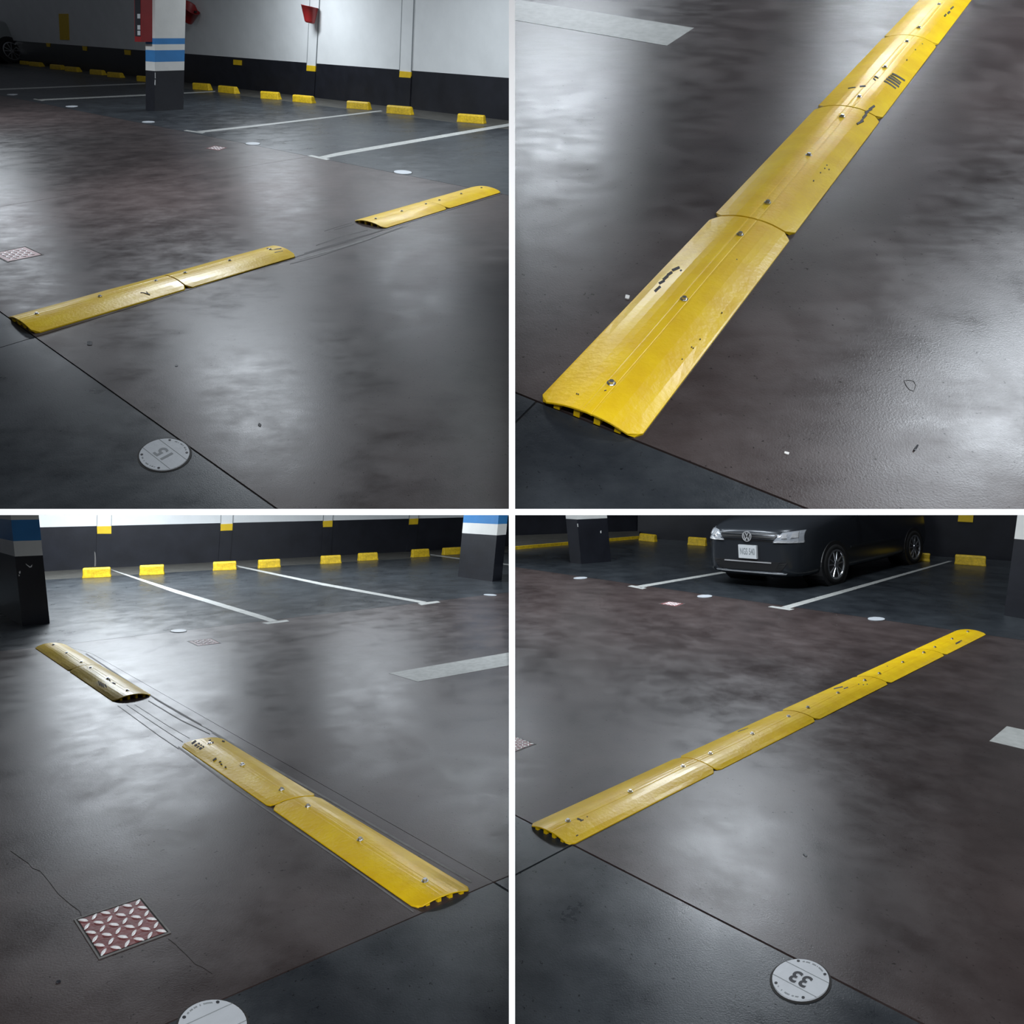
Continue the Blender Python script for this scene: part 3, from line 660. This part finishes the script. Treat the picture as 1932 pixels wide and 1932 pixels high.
cover(BL, [(142.6, 1735.4), (266, 1694.7), (319, 1759.6), (188.5, 1807.5)], 'large maroon tread plate cover with shiny worn lugs beside the cracked floor', 6, True)
cover(BL, [(354, 1210), (399, 1204.7), (416, 1213.6), (373, 1218.7)], 'far small tread plate cover near the bay line end and small disc', 8, False)
cover(TL, [(48, 465.5), (81, 480.6), (14, 494.5), (-17, 479)], 'worn tread plate cover behind the nearest speed bump section', 8, False)
cover(TL, [(404, 274.5), (430, 278.5), (413, 284.5), (387, 280.5)], 'far small tread plate cover in front of the banded pillar bays', 8, False)
cover(BR, [(967, 1388.5), (1010, 1404), (967, 1420), (966.2, 1404)], 'tread plate cover cut off by the dividing wall, behind the speed bump', 6, False)
cover(BR, [(1262, 1134.5), (1292, 1139), (1275, 1144.5), (1244, 1139.5)], 'far small tread plate cover on the floor in front of the parked dark car', 8, False)

# ------------------------------------------------------------------ litter on the floor
def scrap(c, p, lpx, wpx, ang, h, m, label, cat):
    k = 1.0; L, R = strip_poly(c, [(p[0]-lpx/2*math.cos(ang), p[1]-lpx/2*math.sin(ang)), p, (p[0]+lpx/2*math.cos(ang), p[1]+lpx/2*math.sin(ang))], wpx)
    q = [L[0], (L[1][0]+.6, L[1][1]+.8), L[2], R[2], (R[1][0]-.5, R[1][1]-.7), R[0]]
    T = [c.P(x)+c.n*(h*(.6+.8*random.random())) for x in q]; v, f = prism_pts(T, [c.P(x)-c.n*.001 for x in q])
    o = mesh_obj('scrap', v, f, M[m]); tag(o, label, cat)
scrap(TR, (1727.5, 846), 12, 3, -1.0, .003, 'ink', 'short dark stick on the floor right of the broad speed bump', 'stick')
scrap(TR, (1484, 855), 9, 3.5, .3, .002, 'card', 'tiny white scrap lying near the dark floor joint', 'scrap')
scrap(TR, (1183.5, 561), 8, 6, .2, .004, 'card', 'small pale chip beside the left edge of the broad speed bump', 'scrap')
scrap(TL, (169, 648), 9, 6, 0, .003, 'ink', 'small dark rubber blob on the floor by the first speed bump section', 'scrap')
scrap(TL, (490, 802), 5, 4, .5, .003, 'ink', 'tiny black crumb on the bright patch of floor', 'scrap')
scrap(TL, (333, 690), 6, 2, -.3, .002, 'ink', 'tiny black sliver between disc 15 and the speed bump', 'scrap')
scrap(BR, (1519, 1614), 8, 2.5, .6, .002, 'ink', 'tiny black sliver on the bright floor patch by the disc marked with two threes', 'scrap')
scrap(BL, (110, 1853), 9, 3, -.3, .002, 'ink', 'tiny black sliver near the large maroon tread plate', 'scrap')
groove(fTR, TR, [(1706, 718), (1714, 717), (1724, 719), (1728, 727), (1724, 738), (1716, 735), (1710, 728), (1706, 719)], 1.0, 'dirt')

# ------------------------------------------------------------------ cars
def car(c, O, fx, ly, uz, S, paint, label):
    """x forward from the front axle, y to the car's left, z up; S scales each axis"""
    def w_(x, y, z): return O+fx*(x*S[0])+ly*(y*S[1])+uz*(z*S[2])
    root = empty('parked_car', O); tag(root, label, 'car')
    ST = [(.80, .50, .26, .60, .72, .40), (.785, .62, .20, .70, .79, .50), (.72, .73, .165, .77, .855, .56), (.58, .80, .16, .84, .92, .62), (.3, .825, .16, .90, .98, .66), (0, .83, .16, .94, 1.02, .68),
          (-.35, .83, .16, .97, 1.06, .67), (-.62, .83, .16, .98, 1.25, .60), (-.95, .83, .16, .98, 1.42, .56), (-1.5, .83, .16, .99, 1.50, .56), (-2.3, .83, .17, 1.0, 1.48, .56), (-2.85, .82, .2, 1.0, 1.40, .54),
          (-3.02, .80, .24, .98, 1.14, .58), (-3.1, .74, .3, .82, .92, .56)]
    vs = []; fs = []; K = 13
    for x, wd, zb, zs, zt, wt in ST:
        half = [(wd*.92, zb), (wd, zb+.10), (wd*1.0, (zb+zs)/2), (wd*.985, zs), (wt, zt), (wt*.55, zt+.02)]
        ring = [(0, zb)]+half+[(0, zt+.03)]+[(-y, z) for y, z in half[::-1]]
        K = len(ring); vs += [V((x, y, z)) for y, z in ring]
    for i in range(len(ST)-1):
        for j in range(K): fs.append([i*K+j, i*K+(j+1) % K, (i+1)*K+(j+1) % K, (i+1)*K+j])
    fs += [list(range(K)), list(range((len(ST)-1)*K, len(ST)*K))[::-1]]
    me = bpy.data.meshes.new('tmp'); me.from_pydata([tuple(v) for v in vs], [], fs); tmp = bpy.data.objects.new('tmp', me); C.objects.link(tmp)
    md = tmp.modifiers.new('s', 'SUBSURF'); md.levels = 3; md.render_levels = 3
    me2 = bpy.data.meshes.new_from_object(tmp.evaluated_get(bpy.context.evaluated_depsgraph_get()))
    bv = [v.co.copy() for v in me2.vertices]; bf = [list(p.vertices) for p in me2.polygons]
    bpy.data.objects.remove(tmp); bpy.data.meshes.remove(me); bpy.data.meshes.remove(me2)
    tree = BVHTree.FromPolygons(bv, bf)
    mesh_obj('body', [w_(*v) for v in bv], bf, M[paint], root, smooth=True)
    def front(y, z, off=.006):
        h = tree.ray_cast(V((3, y, z)), V((-1, 0, 0)))
        return (h[0].x if h[0] else .55)+off
    def patch(name, q, m, off=.008, nu=10, nv=4, par=None):     # quad in (y, z), pressed on the car's front
        vv, ff = [], []
        for j in range(nv+1):
            for i in range(nu+1):
                u, t = i/nu, j/nv
                y = (q[0][0]*(1-u)+q[1][0]*u)*(1-t)+(q[3][0]*(1-u)+q[2][0]*u)*t; z = (q[0][1]*(1-u)+q[1][1]*u)*(1-t)+(q[3][1]*(1-u)+q[2][1]*u)*t
                vv.append(w_(front(y, z, off), y, z))
        k = len(vv); vv += [p-fx*(.03*S[0]) for p in vv]
        for j in range(nv):
            for i in range(nu):
                a = j*(nu+1)+i; ff += [[a, a+1, a+nu+2, a+nu+1], [k+a, k+a+nu+1, k+a+nu+2, k+a+1]]
        ed = [i for i in range(nu+1)]+[(j+1)*(nu+1)-1 for j in range(1, nv+1)]+[nv*(nu+1)+i for i in range(nu-1, -1, -1)]+[j*(nu+1) for j in range(nv-1, 0, -1)]
        for a, b in zip(ed, ed[1:]+ed[:1]): ff.append([a, k+a, k+b, b])
        return mesh_obj(name, vv, ff, M[m], par or root)
    grl = patch('upper_grille', [(-.44, .685), (.40, .685), (.46, .79), (-.46, .79)], 'plastic', .006)
    for z in (.705, .765): patch('grille_bar', [(-.45, z), (.42, z), (.42, z+.012), (-.45, z+.012)], paint, .014, 10, 1, grl)
    itk = patch('lower_intake', [(-.50, .265), (.50, .265), (.60, .40), (-.60, .40)], 'plastic', .006)
    patch('intake_trim', [(-.40, .375), (.36, .375), (.36, .392), (-.40, .392)], 'chrome', .014, 10, 1, itk)
    patch('bumper_lip', [(-.56, .225), (.56, .225), (.58, .242), (-.58, .242)], 'chrome', .010, 12, 1)
    for s in (-1, 1):
        hl = patch('headlight', [(s*.40, .685), (s*.76, .69), (s*.735, .85), (s*.52, .815)], 'lens', .012, 8, 4)
        patch('headlight_bulb', [(s*.525, .735), (s*.595, .74), (s*.59, .80), (s*.53, .795)], 'chrome', .026, 4, 4, hl)
        patch('headlight_bulb', [(s*.64, .745), (s*.715, .752), (s*.70, .828), (s*.645, .818)], 'chrome', .026, 4, 4, hl)
        patch('headlight_rim', [(s*.40, .672), (s*.76, .678), (s*.76, .705), (s*.46, .70)], 'chrome', .020, 8, 1, hl)
    # licence plate and badge
    xf = front(0, .53, .03)
    vv, ff = box_axes(w_(xf-.03, -.145, .43), fx*(.032*S[0]), ly*(.29*S[1]), uz*(.19*S[2])); lp = mesh_obj('licence_plate', vv, ff, M['plate'], root)
    vs_, fs_ = text_mesh('NGS 540', .13); mesh_obj('plate_lettering', [w_(xf+.0035, q.x*.50, .525+q.y) for q in vs_], fs_, M['grey'], lp)
    xb = front(0, .745, .022); rb = .074
    ps = []
    N = 28
    ring_v, ring_f = [], []
    for i in range(N):
        t = 2*math.pi*i/N
        for r_, d_ in ((rb, 0), (rb, .012), (rb*.86, .012), (rb*.86, 0)): ring_v.append(w_(xb+d_, r_*math.cos(t), .745+r_*math.sin(t)))
    for i in range(N):
        for k in range(4): ring_f.append([4*i+k, 4*i+(k+1) % 4, 4*((i+1) % N)+(k+1) % 4, 4*((i+1) % N)+k])
    ps.append((ring_v, ring_f))
    def bar(y0, z0, y1, z1, wd=.0085):
        d = V((y1-y0, z1-z0)).normalized(); s_ = V((-d.y, d.x))*wd/2; a = [(y0+s_.x, z0+s_.y), (y1+s_.x, z1+s_.y), (y1-s_.x, z1-s_.y), (y0-s_.x, z0-s_.y)]
        ps.append(prism_pts([w_(xb+.010, y*1.19, .745+z*1.19) for y, z in a], [w_(xb, y*1.19, .745+z*1.19) for y, z in a]))
    bar(-.022, .050, 0, .004); bar(.022, .050, 0, .004); bar(-.045, .030, -.020, -.046); bar(-.020, -.046, 0, -.004); bar(0, -.004, .020, -.046); bar(.020, -.046, .045, .030)
    vv, ff = merge(ps); mesh_obj('badge', vv, ff, M['chrome'], root)
    # side glass, mouldings and mirrors
    for s in (-1, 1):
        for q in ([(-.62, 1.0), (-1.42, 1.02), (-1.42, 1.36), (-1.02, 1.32)], [(-1.5, 1.02), (-2.5, 1.05), (-2.6, 1.30), (-1.5, 1.37)]):
            def side(x, z): 
                h = tree.ray_cast(V((x, 3*s, z)), V((0, -s, 0))); return h[0].y+.006*s if h[0] else .6*s
            T = [w_(x, side(x, z), z) for x, z in q]; vv, ff = prism_pts(T, [t-ly*(.03*s*S[1]) for t in T]); mesh_obj('side_window', vv, ff, M['glass'], root)
        T = [w_(x, s*.838, z) for x, z in ((-.42, .50), (-2.0, .50), (-2.0, .535), (-.42, .535))]; vv, ff = prism_pts(T, [t-ly*(.03*s*S[1]) for t in T]); mesh_obj('side_moulding', vv, ff, M['chrome' if False else paint], root)
        vv, ff = box_axes(w_(-.75, s*.83, .98), fx*(.12*S[0]), ly*(s*.17*S[1]), uz*(.12*S[2])); mesh_obj('door_mirror', vv, ff, M[paint], root)
    # windscreen
    T = []
    for x, y in ((-.42, .56), (-.42, -.56), (-.90, -.50), (-.90, .50)):
        h = tree.ray_cast(V((x, y, 3)), V((0, 0, -1))); T.append(w_(x, y, (h[0].z if h[0] else 1)+.008))
    vv, ff = prism_pts(T, [t-uz*(.03*S[2]) for t in T]); mesh_obj('windscreen', vv, ff, M['glass'], root)
    # wheels: dark arch, tyre, alloy rim with spokes
    for ax in (0, -2.46):
        for s in (-1, 1):
            yo = .835*s
            ring = []
            def cy(y0, y1, r0, r1, N=32):
                vv = []; 
                for y, r in ((y0, r0), (y1, r1)):
                    for i in range(N): t = 2*math.pi*i/N; vv.append(w_(ax+r*math.cos(t), y, .30+r*math.sin(t)))
                return vv, [[i, (i+1) % N, N+(i+1) % N, N+i] for i in range(N)]+[list(range(N)), list(range(N, 2*N))[::-1]]
            mesh_obj('wheel_arch', *cy(.5*s, .832*s, .352, .352), M['plastic'], root)
            vv, ff = [], []; N = 36; pr_ = [(.60, .20), (.60, .285), (.66, .30), (.80, .30), (.845, .288), (.848, .225), (.83, .215), (.78, .205), (.75, 0.001)]
            for y, r in pr_:
                for i in range(N): t = 2*math.pi*i/N; vv.append(w_(ax+r*math.cos(t), y*s, .30+r*math.sin(t)))
            for k in range(len(pr_)-1):
                for i in range(N): ff.append([k*N+i, k*N+(i+1) % N, (k+1)*N+(i+1) % N, (k+1)*N+i])
            ty = mesh_obj('tyre', vv, ff, M['tyreb'], root, smooth=True)
            ps = []
            vv, ff = [], []
            for i in range(N):
                t = 2*math.pi*i/N
                for r_, y in ((.218, .836), (.222, .850), (.196, .852), (.190, .80)): vv.append(w_(ax+r_*math.cos(t), y*s, .30+r_*math.sin(t)))
            for i in range(N):
                for k in range(4): ff.append([4*i+k, 4*i+(k+1) % 4, 4*((i+1) % N)+(k+1) % 4, 4*((i+1) % N)+k])
            ps.append((vv, ff))
            for k in range(5):
                for dlt in (-.19, .19):
                    t0 = 2*math.pi*k/5+.3; a0, a1 = t0+dlt*.9, t0+dlt*1.35
                    def pt(r, a, y): return w_(ax+r*math.cos(a), y*s, .30+r*math.sin(a))
                    q = [pt(.03, a0-.3, .848), pt(.03, a0+.3, .848), pt(.20, a1+.055, .840), pt(.20, a1-.055, .840)]
                    ps.append(prism_pts(q, [x-ly*(s*.02*S[1]) for x in q]))
            q = [w_(ax+.045*math.cos(2*math.pi*i/14), .852*s, .30+.045*math.sin(2*math.pi*i/14)) for i in range(14)]
            ps.append(prism_pts(q, [x-ly*(s*.03*S[1]) for x in q]))
            vv, ff = merge(ps); mesh_obj('alloy_rim', vv, ff, M['alloy'], ty)
wf, wr_, wo = BR.P((1566, 1101.5)), BR.P((1715, 1063)), BR.P((1404, 1087.5))
fx = (wf-wr_).normalized(); ly = (wo-wf); ly = (ly-fx*ly.dot(fx)*.0)
trk = ly.length; ly = ly.normalized(); uz = BR.lean((1566, 1101), (1563, 1020))
hz = t_for(BR, wf, uz, 1025.5)             # top of the near front tyre
S = ((wf-wr_).length/2.46, trk/1.46, hz/.60)
# the near wheel stands on the car's left side
car(BR, wf+ly*(trk/2), fx, -ly, uz, S, 'carg', 'dark grey hatchback parked nose out with alloy wheels and licence plate')
p0 = TL.P((26, 119)); fx = TL.b.copy(); ly = TL.n.cross(fx).normalized(); k = (p0-EYE).length/F
car(TL, p0+ly*.72, fx, ly, TL.n, (1.5, 1.15, 1.4), 'cars', 'silver car parked nose to the white wall, partly out of view')
